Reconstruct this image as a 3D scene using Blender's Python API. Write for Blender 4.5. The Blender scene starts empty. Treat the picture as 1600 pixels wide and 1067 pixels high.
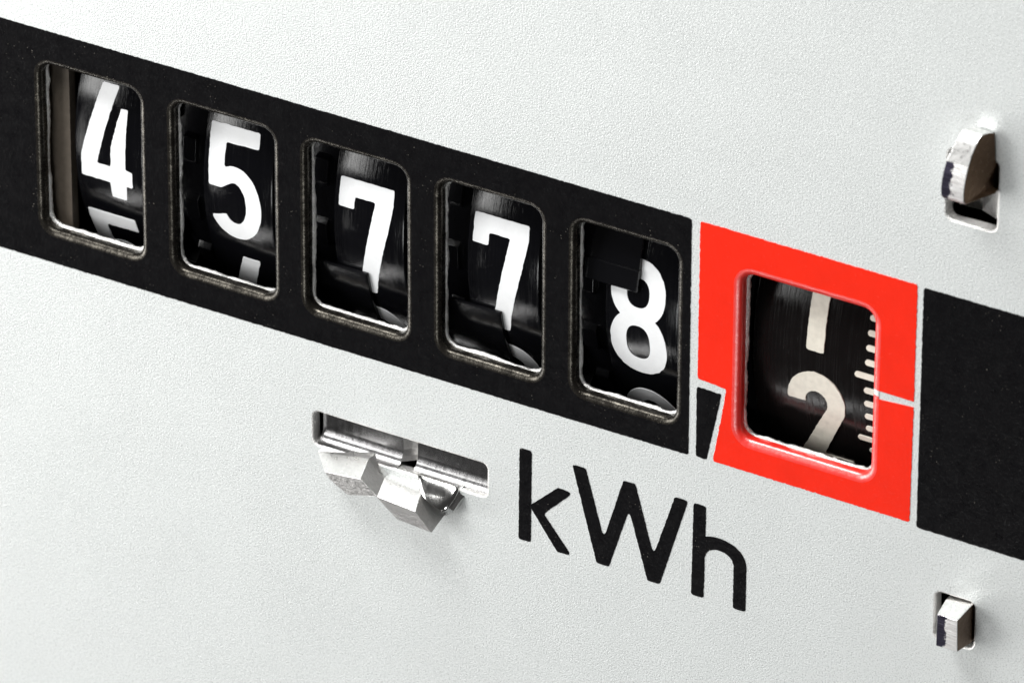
import bpy, bmesh, math, random
from mathutils import Vector, Matrix
from mathutils.geometry import delaunay_2d_cdt

random.seed(7)
SC = bpy.context.scene
COL = SC.collection
MM = 0.001
# Plate coordinates in millimetres: u to the right, v up, w out of the plate.
# World: X = u, Z = v, -Y = w (the plate hangs upright and faces -Y).
def W3(u, v, w): return Vector((u*MM, -w*MM, v*MM))

# ------------------------------------------------------------------ camera
EU = (0.85962708, 0.26050602, -0.43952008)      # u, v, w axes seen from the camera
EV = (0.0039255, -0.86359105, -0.50417764)      # (x right, y down, z forward)
EN = (-0.51090691, 0.43167942, -0.74338887)
FPX, Z0 = 12843.644, 369.7257
OC = (0.0, (440-533.5)/FPX*Z0, Z0)
def row(k, s): return W3(s*EU[k], s*EV[k], s*EN[k]).normalized()
cx, cy, cz = row(0, 1), row(1, -1), row(2, -1)
cl = W3(-sum(a*b for a, b in zip(OC, EU)), -sum(a*b for a, b in zip(OC, EV)), -sum(a*b for a, b in zip(OC, EN)))
cam_d = bpy.data.cameras.new('camera'); cam = bpy.data.objects.new('camera', cam_d); COL.objects.link(cam)
cam.matrix_world = Matrix(((cx.x, cy.x, cz.x, cl.x), (cx.y, cy.y, cz.y, cl.y), (cx.z, cy.z, cz.z, cl.z), (0, 0, 0, 1)))
cam_d.sensor_width = 36; cam_d.lens = FPX/1600*36
cam_d.clip_start = 0.01; cam_d.clip_end = 20
cam_d.dof.use_dof = True; cam_d.dof.focus_distance = 0.372; cam_d.dof.aperture_fstop = 160
SC.camera = cam

# ------------------------------------------------------------------ world and lamps
wd = bpy.data.worlds.new('World'); SC.world = wd; wd.use_nodes = True
bg = wd.node_tree.nodes['Background']
bg.inputs[0].default_value = (1.0, 0.99, 0.97, 1); bg.inputs[1].default_value = 0.035
def lamp(name, d, dist, sx, sy, power, col=(1, 1, 1), aim=(0, 0, 0)):
    ld = bpy.data.lights.new(name, 'AREA'); ld.shape = 'RECTANGLE'
    ld.size, ld.size_y, ld.energy, ld.color = sx*MM, sy*MM, power, col
    o = bpy.data.objects.new(name, ld); COL.objects.link(o)
    n = Vector(d).normalized()
    o.location = W3(*(Vector(aim)+n*dist))
    o.rotation_euler = (-W3(*n)).to_track_quat('-Z', 'Y').to_euler()
    return o
lamp('softbox_key', (-0.715, 0.19, 0.67), 240, 120, 146, 0.54, (1.0, 0.995, 0.98), (-6, 0, 0))
lamp('softbox_overhead', (-0.27, 0.88, 0.39), 215, 145, 64, 0.58, (1.0, 1.0, 0.99), (0, 4, 0))
lamp('striplight_low', (-0.45, -0.745, 0.485), 330, 260, 8, 0.12, (1.0, 0.99, 0.98), (-2, -3, 0))
lamp('softbox_side', (-0.86, -0.35, 0.36), 260, 95, 95, 0.22, (1.0, 0.99, 0.97), (-6, 0, 0))
lamp('softbox_front', (0.20, -0.44, 0.86), 380, 70, 70, 0.17, (0.98, 1.0, 1.0))

SC.view_settings.view_transform = 'Standard'; SC.view_settings.look = 'None'
SC.view_settings.exposure = 0.0; SC.view_settings.gamma = 1.0
SC.view_settings.use_curve_mapping = False
SC.render.engine = 'CYCLES'
SC.cycles.use_denoising = True
SC.cycles.max_bounces = 8; SC.cycles.glossy_bounces = 5
SC.cycles.sample_clamp_indirect = 6
SC.cycles.caustics_reflective = True

# ------------------------------------------------------------------ materials
def new_mat(name):
    m = bpy.data.materials.new(name); m.use_nodes = True
    nt = m.node_tree; b = nt.nodes['Principled BSDF']
    return m, nt, b
def coords(nt, scale=(1000, 1000, 1000)):
    tc = nt.nodes.new('ShaderNodeTexCoord'); mp = nt.nodes.new('ShaderNodeMapping')
    mp.inputs['Scale'].default_value = scale
    nt.links.new(tc.outputs['Object'], mp.inputs['Vector'])
    return mp.outputs['Vector']
def noise(nt, vec, scale, detail=2.0, rough=0.5):
    n = nt.nodes.new('ShaderNodeTexNoise'); n.inputs['Scale'].default_value = scale
    n.inputs['Detail'].default_value = detail; n.inputs['Roughness'].default_value = rough
    nt.links.new(vec, n.inputs['Vector']); return n.outputs['Fac']
def ramp(nt, fac, stops):
    r = nt.nodes.new('ShaderNodeValToRGB'); el = r.color_ramp.elements
    while len(el) < len(stops): el.new(0.5)
    for e, (p, c) in zip(el, stops): e.position = p; e.color = (*c, 1) if len(c) == 3 else c
    nt.links.new(fac, r.inputs['Fac']); return r.outputs['Color']
def bump(nt, b, height, dist, strength=1.0):
    n = nt.nodes.new('ShaderNodeBump'); n.inputs['Distance'].default_value = dist*MM
    n.inputs['Strength'].default_value = strength
    nt.links.new(height, n.inputs['Height']); nt.links.new(n.outputs['Normal'], b.inputs['Normal'])
    return n
def math_node(nt, op, a, b=None):
    n = nt.nodes.new('ShaderNodeMath'); n.operation = op
    for i, x in enumerate((a, b)):
        if x is None: continue
        if isinstance(x, (int, float)): n.inputs[i].default_value = x
        else: nt.links.new(x, n.inputs[i])
    return n.outputs[0]

def plate_material():
    m, nt, b = new_mat('satin_aluminium')
    v = coords(nt)
    n1 = noise(nt, v, 13.0, 1.5, 0.6); n2 = noise(nt, v, 0.22, 3, 0.5)
    nt.links.new(ramp(nt, n1, [(0.28, (0.49, 0.51, 0.505)), (0.48, (0.725, 0.75, 0.743)), (0.75, (0.79, 0.81, 0.805))]), b.inputs['Base Color'])
    b.inputs['Metallic'].default_value = 0.45
    nt.links.new(ramp(nt, n2, [(0.3, (0.44,)*3), (0.7, (0.50,)*3)]), b.inputs['Roughness'])
    bump(nt, b, n1, 0.027)
    return m
def paint_material(name, col, spec, rough, speck=None, wear=None):
    m, nt, b = new_mat(name)
    v = coords(nt)
    g = noise(nt, v, 6.0, 3, 0.65); big = noise(nt, v, 0.5, 3, 0.5)
    lo = tuple(c*0.95 for c in col); hi = tuple(min(1, c*1.04) for c in col)
    base = ramp(nt, big, [(0.3, lo), (0.7, hi)])
    if speck:
        vo = nt.nodes.new('ShaderNodeTexVoronoi'); vo.inputs['Scale'].default_value = speck[0]
        nt.links.new(v, vo.inputs['Vector'])
        sp = ramp(nt, vo.outputs['Distance'], [(0.0, (1, 1, 1)), (speck[1], (0, 0, 0))])
        sel = ramp(nt, noise(nt, v, speck[2], 1, 0.5), [(0.55, (0, 0, 0)), (0.72, (1, 1, 1))])
        f = math_node(nt, 'MULTIPLY', sp, sel)
        mx = nt.nodes.new('ShaderNodeMix'); mx.data_type = 'RGBA'
        nt.links.new(f, mx.inputs['Factor']); nt.links.new(base, mx.inputs['A']); mx.inputs['B'].default_value = (*speck[3], 1)
        base = mx.outputs['Result']
    nt.links.new(base, b.inputs['Base Color'])
    b.inputs['Specular IOR Level'].default_value = spec
    if wear:
        wn = noise(nt, v, 1.4, 5, 0.75)
        nt.links.new(ramp(nt, wn, [(0.36, (wear[0],)*3), (0.66, (wear[1],)*3)]), b.inputs['Specular IOR Level'])
    nt.links.new(ramp(nt, g, [(0.3, (rough*0.85,)*3), (0.7, (rough*1.15,)*3)]), b.inputs['Roughness'])
    bump(nt, b, g, 0.014)
    return m
def metal_material(name, col, rough, dist=0.02, scale=9, stretch=(1, 1, 1)):
    m, nt, b = new_mat(name)
    v = coords(nt, tuple(1000*s for s in stretch))
    g = noise(nt, v, scale, 4, 0.6)
    nt.links.new(ramp(nt, g, [(0.3, tuple(c*0.8 for c in col)), (0.65, col)]), b.inputs['Base Color'])
    b.inputs['Metallic'].default_value = 1.0
    nt.links.new(ramp(nt, g, [(0.3, (rough*1.3,)*3), (0.7, (rough*0.8,)*3)]), b.inputs['Roughness'])
    bump(nt, b, g, dist)
    return m
def drum_material(name, col, rough, spec=0.5):
    # turned plastic: fine grooves run round the drum (axis along X)
    m, nt, b = new_mat(name)
    v = coords(nt, (1000*9.0, 1000*0.10, 1000*0.10))
    g = noise(nt, v, 2.2, 5, 0.7)
    v2 = coords(nt); g2 = noise(nt, v2, 1.2, 3, 0.5)
    b.inputs['Base Color'].default_value = (*col, 1)
    b.inputs['Specular IOR Level'].default_value = spec
    nt.links.new(ramp(nt, math_node(nt, 'ADD', math_node(nt, 'MULTIPLY', g, 0.75), math_node(nt, 'MULTIPLY', g2, 0.25)), [(0.40, (rough*0.35,)*3), (0.60, (rough*2.2,)*3)]), b.inputs['Roughness'])
    bump(nt, b, g, 0.006)
    return m
def digit_material(name, col, rough=0.4, spec=0.4, var=0.9):
    m, nt, b = new_mat(name)
    v = coords(nt, (1000, 1000, 1000)); g = noise(nt, v, 2.5, 4, 0.6)
    nt.links.new(ramp(nt, g, [(0.3, tuple(c*var for c in col)), (0.6, col)]), b.inputs['Base Color'])
    b.inputs['Roughness'].default_value = rough; b.inputs['Specular IOR Level'].default_value = spec
    bump(nt, b, g, 0.008)
    return m

M_PLATE = plate_material()
M_BLACK = paint_material('black_print', (0.0040, 0.0038, 0.0044), 0.32, 0.24, (5.5, 0.14, 0.8, (0.42, 0.39, 0.33)), (0.10, 0.34))
M_RED = paint_material('red_print', (0.87, 0.024, 0.008), 0.4, 0.24, (1.5, 0.05, 0.9, (0.9, 0.35, 0.25)))
M_BLACKRIM = paint_material('black_print_stretched', (0.009, 0.008, 0.007), 0.85, 0.27, (6.5, 0.20, 1.6, (0.5, 0.45, 0.36)), (0.12, 0.95))
M_REDRIM = paint_material('red_print_stretched', (0.88, 0.018, 0.008), 1.0, 0.34)
for m_ in (M_BLACKRIM,): m_.node_tree.nodes['Principled BSDF'].inputs['Specular Tint'].default_value = (1.0, 0.92, 0.78, 1)
M_REDRIM.node_tree.nodes['Principled BSDF'].inputs['IOR'].default_value = 1.75
M_CUT = metal_material('torn_aluminium', (0.93, 0.92, 0.90), 0.42, 0.06, 12)
M_TAB = metal_material('bright_steel', (0.80, 0.795, 0.78), 0.20, 0.012, 7, (1, 0.35, 0.35))
M_POL = metal_material('polished_steel', (0.86, 0.855, 0.84), 0.13, 0.003, 5, (1, 0.4, 0.4))
M_BEND = metal_material('bent_steel', (0.56, 0.555, 0.56), 0.19, 0.002, 5, (1, 0.4, 0.4))
M_SOFT = metal_material('satin_steel', (0.92, 0.915, 0.90), 0.30, 0.001, 5)
M_TABEND = metal_material('sheared_steel', (0.62, 0.61, 0.60), 0.36, 0.022, 8, (0.6, 2.4, 1))
M_DRUM = drum_material('black_drum_plastic', (0.003, 0.003, 0.004), 0.09, 0.38)
M_DRUM2 = drum_material('brown_black_drum_plastic', (0.006, 0.005, 0.005), 0.13, 0.22)
M_GEAR = digit_material('black_gear_plastic', (0.004, 0.004, 0.005), 0.16, 0.5)
M_WHITE = digit_material('white_digit_print', (0.86, 0.87, 0.88), 0.45, 0.35, 0.96)
M_IVORY = digit_material('ivory_digit_print', (0.74, 0.70, 0.61), 0.34, 0.5, 0.84)
M_FRAME = digit_material('dull_bracket_metal', (0.11, 0.09, 0.07), 0.55, 0.4, 0.8)
M_DARK = digit_material('dark_housing', (0.010, 0.009, 0.008), 0.6, 0.2)

def chipped_material(name, edge):
    # sheared end face: dark violet coating left on one side, bare bright steel on the other
    m, nt, b = new_mat(name)
    v = coords(nt); sx = nt.nodes.new('ShaderNodeSeparateXYZ'); nt.links.new(v, sx.inputs[0])
    lines = noise(nt, coords(nt, (500, 1000, 9000)), 1.3, 4, 0.7); big = noise(nt, v, 2.6, 4, 0.65)
    f = math_node(nt, 'ADD', sx.outputs['X'], math_node(nt, 'MULTIPLY', math_node(nt, 'SUBTRACT', big, 0.5), 0.9))
    mask = ramp(nt, math_node(nt, 'ADD', math_node(nt, 'MULTIPLY', f, 0.25), 0.5), [(0.5+edge*0.25-0.006, (0, 0, 0)), (0.5+edge*0.25+0.006, (1, 1, 1))])
    mx = nt.nodes.new('ShaderNodeMix'); mx.data_type = 'RGBA'; nt.links.new(mask, mx.inputs['Factor'])
    nt.links.new(ramp(nt, lines, [(0.35, (0.02, 0.018, 0.03)), (0.62, (0.05, 0.045, 0.07)), (0.70, (0.30, 0.28, 0.34))]), mx.inputs['A'])
    nt.links.new(ramp(nt, lines, [(0.3, (0.55, 0.53, 0.52)), (0.6, (0.92, 0.91, 0.90))]), mx.inputs['B'])
    nt.links.new(mx.outputs['Result'], b.inputs['Base Color'])
    b.inputs['Metallic'].default_value = 0.9; b.inputs['Roughness'].default_value = 0.40
    bump(nt, b, math_node(nt, 'ADD', lines, mask), 0.03)
    return m
M_CHIP = chipped_material('chipped_end', 0.02)
M_CHIP2 = chipped_material('chipped_end_thin', -0.62)
M_BROWN = metal_material('dark_brown_steel', (0.14, 0.085, 0.05), 0.30, 0.012, 5)  # darker brown than the other steels; only on the tabs' right-hand faces

# ------------------------------------------------------------------ mesh helpers
def link(name, verts, faces, mat, parent=None, smooth=False, mats=None, midx=None, offset=(0, 0, 0)):
    me = bpy.data.meshes.new(name)
    off = Vector(offset)
    me.from_pydata([tuple(W3(*p)-off) for p in verts], [], faces)
    for m in (mats or [mat]): me.materials.append(m)
    if midx: me.polygons.foreach_set('material_index', midx)
    bm = bmesh.new(); bm.from_mesh(me)
    bmesh.ops.recalc_face_normals(bm, faces=bm.faces)
    bm.to_mesh(me); bm.free()
    if smooth: me.polygons.foreach_set('use_smooth', [True]*len(me.polygons))
    me.update()
    o = bpy.data.objects.new(name, me); COL.objects.link(o)
    if parent: o.parent = parent
    return o
def tag(o, label, cat, group=None):
    o['label'] = label; o['category'] = cat
    if group: o['group'] = group
    return o
def empty(name, loc=(0, 0, 0)):
    o = bpy.data.objects.new(name, None); COL.objects.link(o)
    o.location = W3(*loc); o.empty_display_size = 0.003
    return o
def sharp_by_angle(o, deg=35):
    me = o.data
    bm = bmesh.new(); bm.from_mesh(me)
    for e in bm.edges:
        if len(e.link_faces) == 2: e.smooth = e.calc_face_angle(0) < math.radians(deg)
    for f in bm.faces: f.smooth = True
    bm.to_mesh(me); bm.free()
def bevel(o, wmm, seg=2):
    m = o.modifiers.new('bevel', 'BEVEL'); m.width = wmm*MM; m.segments = seg
    m.limit_method = 'ANGLE'; m.angle_limit = math.radians(30); m.harden_normals = True

def inside(p, loop):
    x, y = p; r = False; n = len(loop)
    for i in range(n):
        x1, y1 = loop[i]; x2, y2 = loop[i-1]
        if (y1 > y) != (y2 > y) and x < (x2-x1)*(y-y1)/(y2-y1)+x1: r = not r
    return r
def fill(solids, holes=(), grid=None):
    """Triangles of the union of the solid loops less the holes."""
    vs, es = [], []
    for lp in list(solids)+list(holes):
        n0 = len(vs); vs += [Vector(p) for p in lp]
        es += [(n0+i, n0+(i+1) % len(lp)) for i in range(len(lp))]
    if grid:
        xs = [p[0] for l in solids for p in l]; ys = [p[1] for l in solids for p in l]
        y = min(ys)+grid*0.5
        while y < max(ys):
            x = min(xs)+grid*0.5
            while x < max(xs):
                if any(inside((x, y), l) for l in solids) and not any(inside((x, y), l) for l in holes): vs.append(Vector((x, y)))
                x += grid
            y += grid
    ov, _, of, *_ = delaunay_2d_cdt(vs, es, [], 0, 1e-5)
    tri = []
    for f in of:
        c = sum((ov[i] for i in f), Vector((0, 0)))/len(f)
        if any(inside(c, l) for l in solids) and not any(inside(c, l) for l in holes): tri.append(tuple(f))
    return [tuple(p) for p in ov], tri
def slab(solids, holes, w0, w1, grid=None, back=False):
    """Flat sheet between w0 and w1 with side walls; list of (x, y, w) and faces."""
    pv, tri = fill(solids, holes, grid)
    n = len(pv); cnt = {}
    for f in tri:
        for i in range(3):
            e = (f[i], f[(i+1) % 3]); cnt.setdefault(tuple(sorted(e)), []).append(e)
    verts = [(x, y, w1) for x, y in pv]+[(x, y, w0) for x, y in pv]
    faces = list(tri)
    for es in cnt.values():
        if len(es) == 1: a, b = es[0]; faces.append((b, a, a+n, b+n))
    if back: faces += [tuple(i+n for i in reversed(f)) for f in tri]
    used = sorted({i for f in faces for i in f}); mp = {k: j for j, k in enumerate(used)}
    return [verts[i] for i in used], [tuple(mp[i] for i in f) for f in faces]
def fillet(poly, r, seg=4):
    out = []; n = len(poly)
    for i in range(n):
        p, a, b = Vector(poly[i]), Vector(poly[i-1]), Vector(poly[(i+1) % n])
        d1, d2 = (a-p), (b-p); l1, l2 = d1.length, d2.length; d1.normalize(); d2.normalize()
        ang = math.acos(max(-1, min(1, d1.dot(d2))))
        if ang > math.radians(158): out.append(tuple(p)); continue
        t = min(r/math.tan(ang/2), 0.45*l1, 0.45*l2)
        p1, p2 = p+d1*t, p+d2*t
        for k in range(seg+1):
            s = k/seg; out.append(tuple(p1*(1-s)**2+p*2*s*(1-s)+p2*s*s))
    return out
def rough_edge(poly, step, amp):
    """Resample a loop and jitter it a little, like the edge of a screen print."""
    out = []; n = len(poly); ph = [random.uniform(-1, 1) for _ in range(3)]
    for i in range(n):
        a, b = Vector(poly[i]), Vector(poly[(i+1) % n]); L = (b-a).length
        k = max(1, int(L/step)); nrm = Vector((-(b-a).y, (b-a).x))/max(L, 1e-9)
        for j in range(k):
            q = a+(b-a)*(j/k)
            if not (j == 0 and L > 2*step): q = q+nrm*random.gauss(0, amp)
            out.append(tuple(q))
    return out
def rrect(ul, ur, vb, vt, r, e=0.0, step=0.14, seg=10):
    """Rounded rectangle grown by e; the point count does not depend on e."""
    pts = []
    def line(a, b, L):
        k = max(2, int(L/step))
        for i in range(1, k): pts.append((a[0]+(b[0]-a[0])*i/k, a[1]+(b[1]-a[1])*i/k))
    def arc(cx_, cy_, a0):
        for i in range(seg+1):
            t = math.radians(a0+90*i/seg); pts.append((cx_+(r+e)*math.cos(t), cy_+(r+e)*math.sin(t)))
    H, Wd = vt-vb-2*r, ur-ul-2*r
    arc(ur-r, vt-r, 0); line((ur-r, vt+e), (ul+r, vt+e), Wd)
    arc(ul+r, vt-r, 90); line((ul-e, vt-r), (ul-e, vb+r), H)
    arc(ul+r, vb+r, 180); line((ul+r, vb-e), (ur-r, vb-e), Wd)
    arc(ur-r, vb+r, 270); line((ur+e, vb+r), (ur+e, vt-r), H)
    return pts
def rings(loops, closed_last=False):
    """Quads between successive loops [(pts, w or list)]."""
    verts, faces = [], []; n = len(loops[0][0])
    for pts, w in loops:
        for i, p in enumerate(pts): verts.append((p[0], p[1], w[i] if isinstance(w, list) else w))
    for k in range(len(loops)-1):
        for i in range(n):
            j = (i+1) % n; faces.append((k*n+i, k*n+j, (k+1)*n+j, (k+1)*n+i))
    return verts, faces
def ellipse(cx_, cy_, rx, ry, a0=0, a1=360, n=40, p=2.0):
    out = []; full = abs(a1-a0) >= 360
    for i in range(n if full else n+1):
        t = math.radians(a0+(a1-a0)*i/n); c, s = math.cos(t), math.sin(t)
        out.append((cx_+rx*math.copysign(abs(c)**(2/p), c), cy_+ry*math.copysign(abs(s)**(2/p), s)))
    return out
def smooth_noise(n, sm, amp):
    a = [random.gauss(0, 1) for _ in range(n)]
    b = [sum(a[(i+k) % n] for k in range(-sm, sm+1))/math.sqrt(2*sm+1) for i in range(n)]
    return [x*amp for x in b]

# ------------------------------------------------------------------ the face plate
PAINT = 0.02            # thickness of the print
LIP, LIPD = 0.32, 0.27    # width and depth of the rolled window edge
VT, VB = 5.91, -6.28    # upper and lower edge of the printed band
WIN = [(-25.34, -19.93, -4.64, 4.07), (-18.07, -12.69, -4.64, 4.07), (-10.88, -5.62, -4.64, 4.11),
       (-3.78, 1.46, -4.66, 4.09), (3.27, 8.49, -4.70, 4.07), (11.78, 18.41, -4.54, 3.91)]
RC = 0.62
plate = empty('face_plate')
tag(plate, 'satin silver meter plate with black printed band, six windows and kWh lettering', 'meter plate')
LIPS = [LIP]*5+[0.38]
win_outer = [rrect(*w, RC, l) for w, l in zip(WIN, LIPS)]
SLOTS = [((-10.62, -1.28, -11.76, -10.02), 0.30), ((21.78, 24.22, 9.62, 13.10), 0.34), ((21.92, 23.86, -11.75, -9.33), 0.30)]
slot_outer = [rrect(*s, r, 0.10) for s, r in SLOTS]
outer = [(-44, -40), (44, -40), (44, 32), (-44, 32)]
v, f = slab([outer], win_outer+slot_outer, -0.5, 0.0)
link('panel', v, f, M_PLATE, plate)

def rim(name, outline_args, r, R, depth, mats, w_top, slit=False):
    """Rolled-in edge of an opening, then its torn edge of bare metal."""
    lps = []
    for k in range(13):
        t = math.radians(87*k/12)
        lps.append((rrect(*outline_args, r, R*(1-math.sin(t))), w_top-LIPD*(1-math.cos(t))))
    n = len(lps[0][0])
    wl = [w_top-depth+x for x in smooth_noise(n, 6, 0.012)]
    lps.append((rrect(*outline_args, r, 0.0), wl))
    v, f = rings(lps); mi = None
    if slit:
        mi = []
        for q in f:
            c = [sum(v[i][k] for i in q)/4 for k in range(2)]
            mi.append(1 if (c[0] > 18 and -0.285 < c[1] < -0.02) else 0)
    o = link(name, v, f, mats[0], plate, True, mats, mi)
    base = rrect(*outline_args, r, 0.0)
    na = smooth_noise(n, 3, 0.026); nb = smooth_noise(n, 1, 0.022); nc = smooth_noise(n, 9, 0.022)
    def inset(vals): # move inwards along the local normal
        out = []
        for i, p in enumerate(base):
            a, b = Vector(base[i-1]), Vector(base[(i+1) % n]); t = (b-a).normalized()
            out.append((p[0]-t.y*vals[i], p[1]+t.x*vals[i]))
        return out
    i1 = [max(0.02, 0.085+na[i]+nb[i]+nc[i]) for i in range(n)]
    i2 = [max(0.03, 0.10+na[i]+nc[i]+0.5*nb[(i+7) % n]) for i in range(n)]
    v, f = rings([(inset([0.001]*n), [x+0.002 for x in wl]), (inset(i1), [wl[i]-0.05+nb[i] for i in range(n)]),
                  (inset(i2), [wl[i]-0.13 for i in range(n)]), (inset([-0.25]*n), [wl[i]-0.15 for i in range(n)])])
    link('torn_edge', v, f, M_CUT, o, True)
    return o
for k, w in enumerate(WIN):
    if k < 5: rim('window_rim', w, RC, LIP, 0.50, [M_BLACKRIM], PAINT)
    else: rim('window_rim', w, RC, LIPS[5], 0.50, [M_REDRIM, M_PLATE], PAINT, True)

def slot_rim(args, r):
    lps = []
    for k in range(5):
        t = math.radians(90*k/4); lps.append((rrect(*args, r, 0.10*(1-math.sin(t))), -0.10*(1-math.cos(t))))
    n = len(lps[0][0]); lps.append((rrect(*args, r, 0.0), [-0.55+x for x in smooth_noise(n, 4, 0.02)]))
    v, f = rings(lps)
    o = link('slot_rim', v, f, M_CUT, plate, True); return o
for s, r in SLOTS: slot_rim(s, r)

# printed areas (a hair above the metal)
def printed(name, poly, holes, mat, r=0.10, label=None):
    lp = rough_edge(fillet(poly, r), 0.12, 0.008)
    v, f = slab([lp], holes, 0.0, PAINT)
    o = link(name, v, f, mat, plate)
    if label: o['label'] = label
    return o
printed('printed_band', [(-43, VB-0.1), (-28, VB-0.09), (9.24, -6.21), (9.21, 5.93), (-28, 5.88), (-43, 5.87)], win_outer[:5], M_BLACK, 0.16, 'long black printed band around the five digit windows')
printed('printed_band', [(20.85, -6.33), (43, -6.40), (43, 5.88), (20.82, 5.88)], [], M_BLACK, 0.16, 'black printed block after the red frame')
printed('printed_comma', [(9.62, -6.13), (10.17, -6.17), (10.88, -2.56), (9.61, -2.54)], [], M_BLACK, 0.10, 'small black slanted decimal mark beside the red frame')
red_hole = win_outer[5]
iu = [i for i, p in enumerate(red_hole) if p[0] > 18.6 and p[1] > -0.03 and p[1] < 0.12]
i_top = max(range(len(red_hole)), key=lambda i: (red_hole[i][0] > 18.6 and red_hole[i][1] > -0.02, -red_hole[i][1]))
i_bot = max(range(len(red_hole)), key=lambda i: (red_hole[i][0] > 18.6 and red_hole[i][1] < -0.285, red_hole[i][1]))
ring = [red_hole[(i_top+k) % len(red_hole)] for k in range(((i_bot-i_top) % len(red_hole))+1)]
out1 = rough_edge(fillet([(20.52, -0.27), (20.50, -6.17), (10.50, -6.14), (11.13, -2.22), (9.64, -2.10), (9.65, 5.93), (20.52, 5.92), (20.52, 0.02)][::-1], 0.13), 0.11, 0.010)
def close_red():
    # outer contour runs clockwise from the slit round to the slit; the window contour closes it
    o = list(out1)
    k = min(range(len(o)), key=lambda i: (o[i][0]-20.52)**2+(o[i][1]-0.02)**2)
    o = o[k:]+o[:k]
    q = min(range(len(o)), key=lambda i: (o[i][0]-20.52)**2+(o[i][1]+0.27)**2)
    if q < len(o)//2: o = o[q:]+o[:q]; return o, True
    return o[:q+1], False
contour, flip = close_red()
loop = contour+[(ring[-1][0], ring[-1][1])]+list(reversed(ring))[1:]
v, f = slab([loop], [], 0.0, PAINT)
o = link('red_frame', v, f, M_RED, plate); o['label'] = 'red printed frame around the decimal window'

# lettering
def letter(polys, holes=(), name='letter'):
    sol = [rough_edge(fillet(p, 0.15), 0.10, 0.007) for p in polys]
    v, f = slab(sol, list(holes), 0.0, PAINT)
    return link(name, v, f, M_BLACK, plate)
letter([[(0.41, -13.42), (1.07, -13.42), (1.09, -8.55), (0.45, -8.55)],
        [(0.9, -11.55), (2.47, -10.06), (3.27, -10.10), (1.74, -11.68), (3.24, -13.46), (2.46, -13.46), (0.9, -11.35)]])
letter([[(3.22, -8.57), (3.93, -8.57), (4.91, -12.0), (5.90, -8.60), (6.52, -8.58), (7.52, -12.05), (8.58, -8.62), (9.27, -8.62),
         (7.86, -13.48), (7.22, -13.48), (6.22, -10.02), (5.20, -13.40), (4.55, -13.40)]])
arch = ellipse(10.92, -11.35, 1.41, 1.29, 0, 118, 18)+ellipse(10.92, -11.35, 0.75, 0.64, 118, 0, 18)
letter([[(9.50, -13.48), (10.15, -13.48), (10.20, -8.62), (9.55, -8.62)],
        [(11.67, -13.52), (12.32, -13.52)]+ellipse(10.88, -11.30, 1.45, 1.22, 0, 140, 20, 2.2)+ellipse(10.92, -11.40, 0.75, 0.68, 180, 0, 18, 2.2)])

# ------------------------------------------------------------------ digit wheels
R, WV0, WFRONT = 11.2, -0.30, -1.0
PITCH = 2*math.pi*R/10
GLYPH = {
 '4': ([fillet([(0.04, 0.83), (1.62, 0.83), (1.62, 0.0), (2.44, 0.0), (2.52, 0.83), (2.86, 0.83), (2.88, 1.68), (2.52, 1.75), (2.58, 4.83), (2.20, 4.80),
                (1.74, 2.75), (1.70, 1.70), (0.95, 1.70), (1.98, 5.85), (1.08, 5.85), (0.10, 2.0)], 0.10)], []),
 '5': ([fillet([(0.0, 5.80), (2.62, 5.83), (2.66, 5.02), (0.90, 4.98), (0.88, 3.72)]
        + ellipse(1.43, 1.93, 1.44, 1.95, 100, -153, 34)+ellipse(1.43, 1.95, 0.62, 1.10, 218, 468, 30)+[(0.72, 2.66), (0.05, 2.66)], 0.10)], []),
 '6': ([ellipse(1.43, 1.90, 1.43, 1.92, 0, 360, 44), fillet([(0.02, 2.3), (0.9, 2.0), (2.42, 5.85), (1.46, 5.85)], 0.1)], [ellipse(1.43, 1.90, 0.62, 1.08, 0, 360, 30)]),
 '7': ([fillet([(0.0, 4.44), (0.82, 4.44), (0.84, 5.06), (1.93, 5.06), (1.70, 3.80), (1.40, 2.40), (1.16, 1.30), (0.92, 0.0), (1.74, 0.0), (1.98, 1.10), (2.26, 2.20),
                (2.66, 3.80), (2.88, 5.10), (2.86, 5.90), (0.02, 5.90)], 0.10)], []),
 '8': ([ellipse(1.42, 4.40, 1.40, 1.62, 0, 360, 48, 2.15), ellipse(1.42, 1.70, 1.45, 1.73, 0, 360, 48, 2.15)],
       [ellipse(1.42, 4.36, 0.58, 0.74, 0, 360, 30, 2.3), ellipse(1.40, 1.76, 0.61, 0.92, 0, 360, 30, 2.5)]),
 '1': ([fillet([(0.95, 0.0), (1.83, 0.0), (1.83, 5.85), (1.2, 5.85), (0.1, 4.6), (0.55, 4.05), (0.95, 4.5)], 0.12)], []),
 '2': ([fillet(ellipse(1.46, 4.36, 1.45, 1.49, 187, -22, 34)+[(1.36, 0.84), (2.84, 0.82), (2.84, 0.0), (0.02, 0.0), (0.02, 0.38)]
        + ellipse(1.46, 4.28, 0.56, 0.60, -36, 187, 24)[0:], 0.10)], []),
}
GLYPH['9'] = ([[(2.86-x, 5.82-y) for x, y in l] for l in GLYPH['6'][0]], [[(2.86-x, 5.82-y) for x, y in l] for l in GLYPH['6'][1]])

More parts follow.
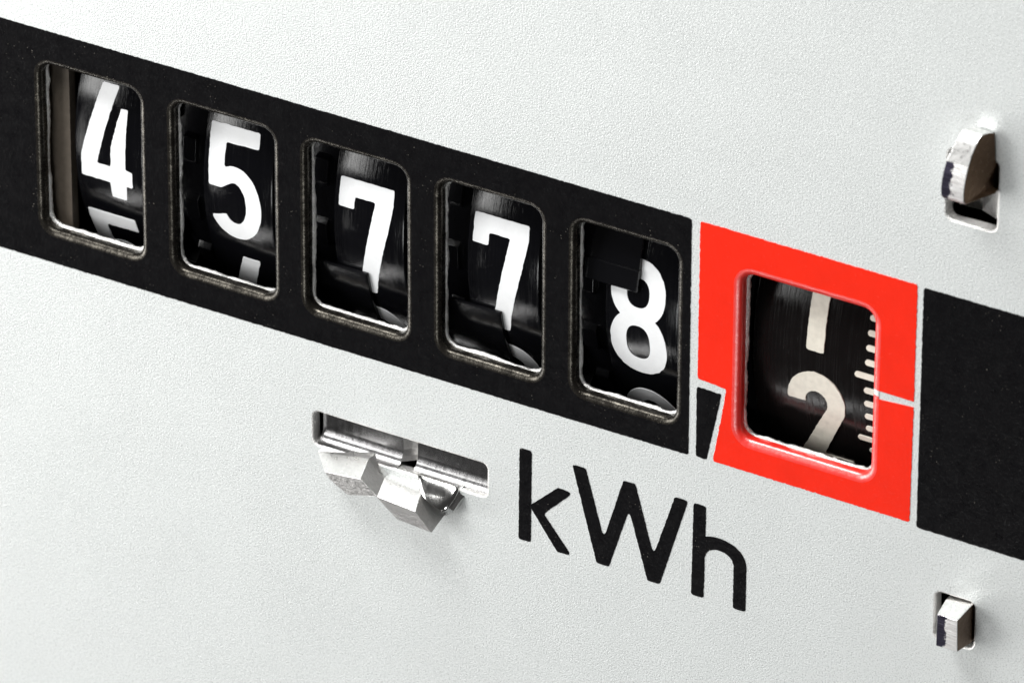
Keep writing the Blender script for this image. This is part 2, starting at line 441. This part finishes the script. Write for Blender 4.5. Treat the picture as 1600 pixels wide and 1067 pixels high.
def on_drum(pts, u0, rad_off=0.0):
    """(x, arc, h) on the drum -> plate coordinates relative to the wheel centre."""
    out = []
    for x, s, h in pts:
        t = s/R; r = R+h+rad_off
        out.append((u0+x, r*math.sin(t), r*math.cos(t)))
    return out
def lathe(profile, seg=240, t0=0.0, t1=2*math.pi):
    """Profile [(x, radius)] turned about the wheel axis."""
    verts, faces = [], []; n = len(profile); full = t1-t0 > 6.28
    m = seg if full else seg+1
    for i in range(m):
        t = t0+(t1-t0)*i/seg
        for x, r in profile: verts.append((x, r*math.sin(t), r*math.cos(t)))
    for i in range(seg):
        j = (i+1) % m
        for k in range(n-1): faces.append((i*n+k, i*n+k+1, j*n+k+1, j*n+k))
    if not full:
        faces.append(tuple(range(n))); faces.append(tuple(range((m-1)*n, m*n)))
    return verts, faces
def numeral(ch, x0, s0, mat, parent, h=0.025):
    sol, hol = GLYPH[ch]
    sol = [rough_edge(l, 0.16, 0.008) for l in sol]
    v, f = slab(sol, hol, 0.0, h, 0.30)
    o = link('numeral', on_drum([(x+x0, y+s0, h) for x, y, h in v], 0), f, mat, parent, True)
    sharp_by_angle(o, 50); return o
def gear(x0, x1, r0, r1, teeth, phase, parent, name='gear'):
    """Toothed ring: each tooth a raised block with sloping flanks."""
    verts, faces = [], []
    prof = []
    for i in range(teeth):
        a = 2*math.pi*(i+phase)/teeth; d = 2*math.pi/teeth
        prof += [(a, r0), (a+d*0.50, r0), (a+d*0.58, r1), (a+d*0.92, r1)]
    n = len(prof)
    for x in (x0, x1):
        for a, r in prof: verts.append((x, r*math.sin(a), r*math.cos(a)))
    for i in range(n): j = (i+1) % n; faces.append((i, j, n+j, n+i))
    c0 = len(verts); verts += [(x0, 0, 0), (x1, 0, 0)]
    for i in range(n):
        j = (i+1) % n; faces.append((c0, j, i)); faces.append((c0+1, n+i, n+j))
    o = link(name, verts, faces, M_GEAR, parent); bevel(o, 0.06, 2); return o
def wheel(u0, digits, label, mat_d, mat_n, width=3.75, x_num=0.28, extra=None):
    e = empty('digit_wheel', (u0, WV0, WFRONT-R))
    tag(e, label, 'number wheel', 'number wheels of the counter')
    v, f = lathe([(0.0, 6.0), (0.0, R-0.07), (0.03, R-0.02), (0.08, R), (width-0.08, R), (width-0.02, R-0.03), (width, R-0.09), (width, 6.0)])
    o = link('drum', v, f, mat_d, e, True); sharp_by_angle(o, 40)
    for ch, s0 in digits: numeral(ch, x_num, s0, mat_n, e, 0.06 if extra else 0.025)
    if extra: extra(e)
    return e
RIMS = [-24.20, -17.13, -10.07, -2.97, 4.26, 11.84]
NAMES = [('4', -2.37, '5', 'black number wheel showing a white 4 in the first window'),
         ('5', -2.63, '6', 'black number wheel showing a white 5 in the second window'),
         ('7', -3.52, '8', 'black number wheel showing a white 7, between the 5 and the other 7'),
         ('7', -3.32, '8', 'black number wheel showing a white 7 beside the wheel with the 8'),
         ('8', -3.40, '9', 'black number wheel showing a white 8 next to the red frame')]
for k, (a, s, b, lab) in enumerate(NAMES):
    e = wheel(RIMS[k], [(a, s), (b, s-PITCH)], lab, M_DRUM, M_WHITE)
    gear(3.78, 5.0, R-1.5, R-0.55, 20, 0.13+0.31*k, e)
    v, f = lathe([(5.0, 3.0), (5.0, R-1.1), (5.1, R-1.0), (6.95, R-1.0), (6.98, R-1.1), (6.98, 3.0)], 120)
    o = link('hub', v, f, M_GEAR, e, True); sharp_by_angle(o, 40)
    gear(5.45, 6.2, R-1.05, R-0.72, 20, 0.55+0.27*k, e)
def ticks(e):
    for i in range(-9, 7):
        s = 0.22+0.705*i
        long_ = (i % 5 == 0)
        x0 = 5.20 if long_ else 5.68
        lp = ellipse(x0+0.14, s, 0.14, 0.14, 90, 270, 10, 2.0)
        lp = lp+[(7.6, s-0.14), (7.6, s+0.14)]
        v, f = slab([lp], [], 0.0, 0.06, 0.3)
        o = link('tick_mark', on_drum(v, 0), f, M_IVORY, e, True); sharp_by_angle(o, 50)
wheel(RIMS[5], [('2', -6.22), ('1', 0.72)], 'dark decimal wheel with ivory 1 and 2 and tick marks behind the red frame', M_DRUM2, M_IVORY, 7.9, 1.78, ticks)

# ------------------------------------------------------------------ carry tongues in front of the wheels
def tongue(u0, s_hi, s_lo, label, step=False):
    """Curved black plastic flag that overlaps the left part of the wheel's face."""
    e = empty('carry_tongue', (u0, WV0, WFRONT-R))
    tag(e, label, 'plastic tongue', 'black carry tongues of the counter')
    r0, r1 = R+0.05, R+0.22
    def sector(name, x1, rr, s0, s1):
        prof = [(-3.0, r0), (-3.0, rr), (x1-0.10, rr), (x1-0.03, rr-0.03), (x1, rr-0.10), (x1, r0)]
        n, seg = len(prof), 48; vs, fs = [], []
        cut = [(s0, -0.07)]+[(s0+0.06+(s1-s0-0.12)*i/seg, 0.0) for i in range(seg+1)]+[(s1, -0.07)]
        for sa, dr in cut:
            for x, r in prof:
                q = r+(dr if r > r0 else 0); vs.append((x, q*math.sin(sa/R), q*math.cos(sa/R)))
        for i in range(len(cut)-1):
            for k in range(n): j = (k+1) % n; fs.append((i*n+k, i*n+j, (i+1)*n+j, (i+1)*n+k))
        fs.append(tuple(range(n))); fs.append(tuple(range((len(cut)-1)*n, len(cut)*n)))
        o = link(name, vs, fs, M_GEAR, e, True); sharp_by_angle(o, 30); return o
    sector('blade', 1.76, r1, s_lo, s_hi)
    if step: sector('ridge', 1.79, r1+0.09, s_lo-0.02, 2.14)
    return e
tongue(RIMS[2], -2.30, -11.0, 'black plastic tongue over the foot of the 7 between the 5 and the other 7')
tongue(RIMS[3], -2.20, -11.0, 'black plastic tongue over the foot of the 7 beside the wheel with the 8')
tongue(RIMS[4], 10.0, 1.10, 'black plastic tongue over the upper left of the 8', True)

# ------------------------------------------------------------------ inside of the counter
hs = empty('counter_housing', (0, 0, -1))
tag(hs, 'dark inside of the counter behind the plate windows', 'housing')
def box(name, a, b, mat, parent, off=None):
    (x0, y0, z0), (x1, y1, z1) = a, b
    v = [(x, y, z) for x in (x0, x1) for y in (y0, y1) for z in (z0, z1)]
    f = [(0, 1, 3, 2), (4, 6, 7, 5), (0, 4, 5, 1), (2, 3, 7, 6), (0, 2, 6, 4), (1, 5, 7, 3)]
    return link(name, v, f, mat, parent)
box('back_wall', (-43, -39, -29), (43, 31, -28), M_DARK, hs)
box('side_wall', (-43, -39, -28), (-42, 31, 0.45), M_DARK, hs)
box('side_wall', (42, -39, -28), (43, 31, 0.45), M_DARK, hs)
box('top_wall', (-42, 30, -28), (42, 31, 0.45), M_DARK, hs)
box('bottom_wall', (-42, -39, -28), (42, -38, 0.45), M_DARK, hs)
br = empty('mounting_bracket', (-25.25, 0, -1.05))
tag(br, 'dull brown metal bracket beside the wheel with the 4', 'bracket')
box('upright', (-3.6, -9.0, -0.5), (0.80, 9.5, 0.0), M_FRAME, br)
box('flange', (-3.6, -9.0, -12.0), (-3.1, 9.5, -0.52), M_FRAME, br)

# ------------------------------------------------------------------ bent metal tabs
# vertices are (u, v) as they fall on the plate plane in view, moved out to their height w above it
SHU, SHV = 0.5912, 0.6782
def ap(ua, va, w): return (ua+SHU*w, va+SHV*w, w)

# square stub below the band
t = empty('stub_tab', (23.2, -10.3, 0))
tag(t, 'short square metal stub in its slot below the black block', 'metal tab')
def stub(t):
    c = (23.2, -10.3)
    root = [(22.38, -9.42), (23.79, -9.36), (23.80, -11.50), (22.40, -11.55)]
    mid = [(22.52, -9.44), (23.80, -9.38), (23.82, -11.35), (22.55, -11.40)]
    tip = [(22.74, -9.50), (23.80, -9.46), (23.84, -11.10), (22.72, -11.16)]
    v = [(x-c[0], y-c[1], -2.5) for x, y in root]+[(x-c[0], y-c[1], 0.2) for x, y in mid]+[(x-c[0], y-c[1], 1.42+dz) for (x, y), dz in zip(tip, (0, 0.05, 0.02, -0.03))]
    f = [(0, 1, 2, 3), (8, 11, 10, 9)]+[(a, (a+1) % 4, 4+(a+1) % 4, 4+a) for a in range(4)]+[(4+a, 4+(a+1) % 4, 8+(a+1) % 4, 8+a) for a in range(4)]
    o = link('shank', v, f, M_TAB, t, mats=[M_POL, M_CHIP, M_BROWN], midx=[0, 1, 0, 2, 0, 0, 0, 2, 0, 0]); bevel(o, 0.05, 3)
stub(t)

# tall bent tab above the band
t = empty('bent_tab', (23.5, 12.6, 0))
tag(t, 'tall bent metal tab standing out of its slot above the black block', 'metal tab')
def bent(t):
    c = (23.5, 12.6)
    # side outline (w, v): flat below, the face curls back to the plate towards the top
    prof = [(-3.0, 11.5), (0.0, 11.5), (1.66, 11.60), (1.80, 11.78), (1.82, 12.2), (1.78, 12.6), (1.69, 13.0), (1.56, 13.4), (1.38, 13.8),
            (1.16, 14.2), (0.95, 14.50), (0.74, 14.64), (0.40, 14.60), (0.05, 14.50), (0.02, 13.0), (-3.0, 13.0)]
    n = len(prof); v = []
    for side in (0, 1):
        for w, y in prof:
            r = 24.12-0.33*max(w, 0)-0.05*max(y-13, 0); l = r-1.12+0.12*max(y-13.2, 0)
            v.append(((r if side else l)-c[0], y-c[1], w))
    f = [tuple(range(n)), tuple(range(2*n-1, n-1, -1))]+[(i, (i+1) % n, n+(i+1) % n, n+i) for i in range(n)]
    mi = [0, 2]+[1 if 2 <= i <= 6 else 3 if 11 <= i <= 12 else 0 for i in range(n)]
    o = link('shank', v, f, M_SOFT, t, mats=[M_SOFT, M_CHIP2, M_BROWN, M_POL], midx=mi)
    sharp_by_angle(o, 45); bevel(o, 0.05, 2)
bent(t)
bs = empty('slot_spring', (22.9, 10.3, -0.9))
tag(bs, 'small metal strip deep in the slot under the tall bent tab', 'metal strip')
v = [(-1.2, -0.7, -0.5), (0.0, -0.55, -0.35), (1.25, -0.35, 0.45), (1.25, 1.3, 0.55), (0.1, 0.9, -0.1), (-1.2, 0.6, -0.7)]
v2 = [(a, b, w-0.3) for a, b, w in v]
link('strip', v+v2, [(0, 1, 4, 5), (1, 2, 3, 4), (11, 10, 7, 6), (10, 9, 8, 7), (0, 6, 7, 1), (1, 7, 8, 2), (2, 8, 9, 3), (3, 9, 10, 4), (4, 10, 11, 5), (5, 11, 6, 0)], M_TAB, bs)

# toothed strip bent out of the long slot
t = empty('toothed_tab', (-6, -11.2, 0))
tag(t, 'bright toothed metal strip bent out of the long slot below the windows', 'metal tab')
def zp(x, y, w):
    # a point of the strip: where it falls on the plate plane, lifted to w
    px, py = 470+x/4.64, 620+y/4.64
    r = ((px-800)/FPX, (py-533.5)/FPX, 1.0)
    P0 = [OC[i]+w*EN[i] for i in range(3)]
    k = sum(P0[i]*EN[i] for i in range(3))/sum(r[i]*EN[i] for i in range(3))
    X = [r[i]*k-OC[i] for i in range(3)]
    return (sum(X[i]*EU[i] for i in range(3))+6, sum(X[i]*EV[i] for i in range(3))+11.2, w)
def zsolve(x, y, p, q_, r_):
    """The point of the view line through (x, y) that is coplanar with three others."""
    p, q_, r_ = Vector(p), Vector(q_), Vector(r_); nn = (q_-p).cross(r_-p)
    a, b = Vector(zp(x, y, 0)), Vector(zp(x, y, 1)); k = -((a-p).dot(nn))/((b-a).dot(nn))
    return tuple(a+(b-a)*k)
def toothed(t):
    P = {}
    P['a1'] = zp(490, 450, 0.18); P['a2'] = zp(430, 595, 1.35); P['a3'] = zp(170, 540, 1.31)
    P['b3'] = zp(553, 722, 1.45); P['b2'] = zp(830, 830, 1.45); P['c1'] = zp(950, 985, 1.45)
    P['a0'] = zsolve(120, 395, P['a1'], P['a2'], P['a3']); P['b0'] = zsolve(605, 590, P['a1'], P['a2'], P['b3'])
    P['b1'] = zsolve(870, 695, P['b0'], P['b3'], P['b2']); P['c0'] = zsolve(1040, 860, P['b1'], P['b2'], P['c1'])
    P['e0'] = zsolve(215, 605, P['a3'], P['a2'], P['b3']); P['e1'] = zsolve(340, 712, P['a3'], P['a2'], P['b3'])
    P['e2'] = zsolve(600, 785, P['b3'], P['b2'], P['c1']); P['e3'] = zsolve(700, 890, P['b3'], P['b2'], P['c1'])
    order = list(P); idx = {k: i for i, k in enumerate(order)}
    vs = [P[k] for k in order]
    n0 = len(vs); vs += [(x, y-0.5, -0.55) for x, y, w in (P['a0'], P['a1'], P['b0'], P['b1'], P['c0'])]
    n1 = len(vs); vs += [(x, y+0.05, -0.5) for x, y, w in (P['a0'], P['a1'], P['b0'], P['b1'], P['c0'])]
    g = lambda *k: tuple(idx[j] if isinstance(j, str) else j for j in k)
    fs = [g('a0', 'a1', 'a2', 'a3'), g('b0', 'b1', 'b2', 'b3'), g('a1', 'b0', 'b3', 'a2'), g('b1', 'c0', 'c1', 'b2'),
          g('a3', 'a2', 'b3', 'e1', 'e0'), g('b3', 'b2', 'c1', 'e3', 'e2'),
          g('e0', 'e1', n0+1, n0), g('e1', 'b3', 'e2', n0+2, n0+1), g('e2', 'e3', n0+3, n0+2), g('e3', 'c1', 'c0', n0+4, n0+3),
          g('a3', 'e0', n0, n1, 'a0'), g('a0', n1, n1+1, 'a1'), g('a1', n1+1, n1+2, 'b0'), g('b0', n1+2, n1+3, 'b1'), g('b1', n1+3, n1+4, 'c0'), g('c0', n1+4, n0+4)]
    mi = [0, 0]+[1]*9+[0]*5
    o = link('teeth', vs, fs, M_SOFT, t, mats=[M_SOFT, M_TABEND], midx=mi)
    bevel(o, 0.03, 2)
    def leaf(u0, u1, curve, th):
        """Sheet bent along a curve of (v, w), th thick, between u0 and u1."""
        C = [Vector(p) for p in curve]; off = []
        for i, p in enumerate(C):
            d = (C[min(i+1, len(C)-1)]-C[max(i-1, 0)]).normalized(); off.append(p+Vector((-abs(d.y) if i else 0, -abs(d.x)))*th)
        prof = C+off[::-1]; n = len(prof); nc = len(C)
        vs = [(u+6, p.x+11.2, p.y) for u in (u0, u1) for p in prof]
        fs = [(i, (i+1) % n, n+(i+1) % n, n+i) for i in range(n)]
        for side in (0, n):
            for i in range(nc-1): fs.append((side+i, side+i+1, side+n-2-i, side+n-1-i))
        mi = [0]*n+[1]*(2*(nc-1))
        o = link('bend', vs, fs, M_BEND, t, mats=[M_BEND, M_TABEND], midx=mi); sharp_by_angle(o, 40)
        return o
    def bend(c, r, wall, deg):
        pts = [(-8.3, wall), (-9.5, wall), (c-0.0, wall)]
        for k in range(1, 13):
            a = math.radians(deg*k/12); pts.append((c-r*math.sin(a), wall+r-r*math.cos(a)))
        return pts
    leaf(-10.45, -6.12, bend(-11.04, 0.70, -0.60, 80), 1.30)
    leaf(-5.35, -1.36, bend(-11.06, 0.70, -0.62, 66), 0.9)
    # slanting cut face between the two leaves
    cv = [(-8.6, -0.58), (-11.0, -0.58), (-11.3, -0.48), (-11.5, -0.28)]
    vs = [(-6.10+6, v_+11.2, w) for v_, w in cv]+[(-5.30+6, v_+11.2, w-0.72) for v_, w in cv]+[(-5.30+6, v_+11.2, w-1.2) for v_, w in cv]
    fs = [(i, i+1, i+5, i+4) for i in range(3)]+[(i+4, i+5, i+9, i+8) for i in range(3)]
    link('flank', vs, fs, M_TABEND, t)
    # the far leaf curls down over the plate in a lip that narrows to a point
    rows = [[(-5.2, -11.58, -0.10), (-4.5, -11.58, -0.10), (-3.6, -11.58, -0.10), (-2.7, -11.58, -0.10)],
            [(-5.0, -11.78, 0.14), (-4.4, -11.80, 0.18), (-3.5, -11.80, 0.18), (-2.72, -11.76, 0.14)],
            [(-4.75, -12.1, 0.45), (-4.2, -12.15, 0.50), (-3.4, -12.15, 0.52), (-2.75, -12.05, 0.42)],
            [(-4.45, -12.25, 0.62), (-4.0, -12.45, 0.68), (-3.3, -12.5, 0.70), (-2.85, -12.3, 0.55)],
            [(-4.2, -12.35, 0.70), (-3.75, -12.75, 0.75), (-3.2, -12.95, 0.76), (-2.95, -12.6, 0.60)]]
    vs = [(u+6, v_+11.2, w) for r_ in rows for u, v_, w in r_]
    fs = [(i*4+j, i*4+j+1, i*4+j+5, i*4+j+4) for i in range(4) for j in range(3)]
    o = link('curled_lip', vs, fs, M_POL, t, True)
    sm = o.modifiers.new('solid', 'SOLIDIFY'); sm.thickness = 0.30*MM; sm.offset = -1
    ss = o.modifiers.new('sub', 'SUBSURF'); ss.levels = 2; ss.render_levels = 2
    # thin bent spike at the far end
    vs = [zp(1180, 640, -0.2), zp(1230, 685, -0.3), zp(1160, 750, 0.2), zp(1105, 832, 0.5), zp(1055, 800, 0.6), zp(1090, 720, 0.3)]
    n = len(vs); back = [(x+0.05, y-0.05, w-0.4) for x, y, w in vs]
    o = link('spike', vs+back, [tuple(range(n)), tuple(range(2*n-1, n-1, -1))]+[(i, (i+1) % n, n+(i+1) % n, n+i) for i in range(n)], M_TAB, t)
    bevel(o, 0.04, 2)
toothed(t)
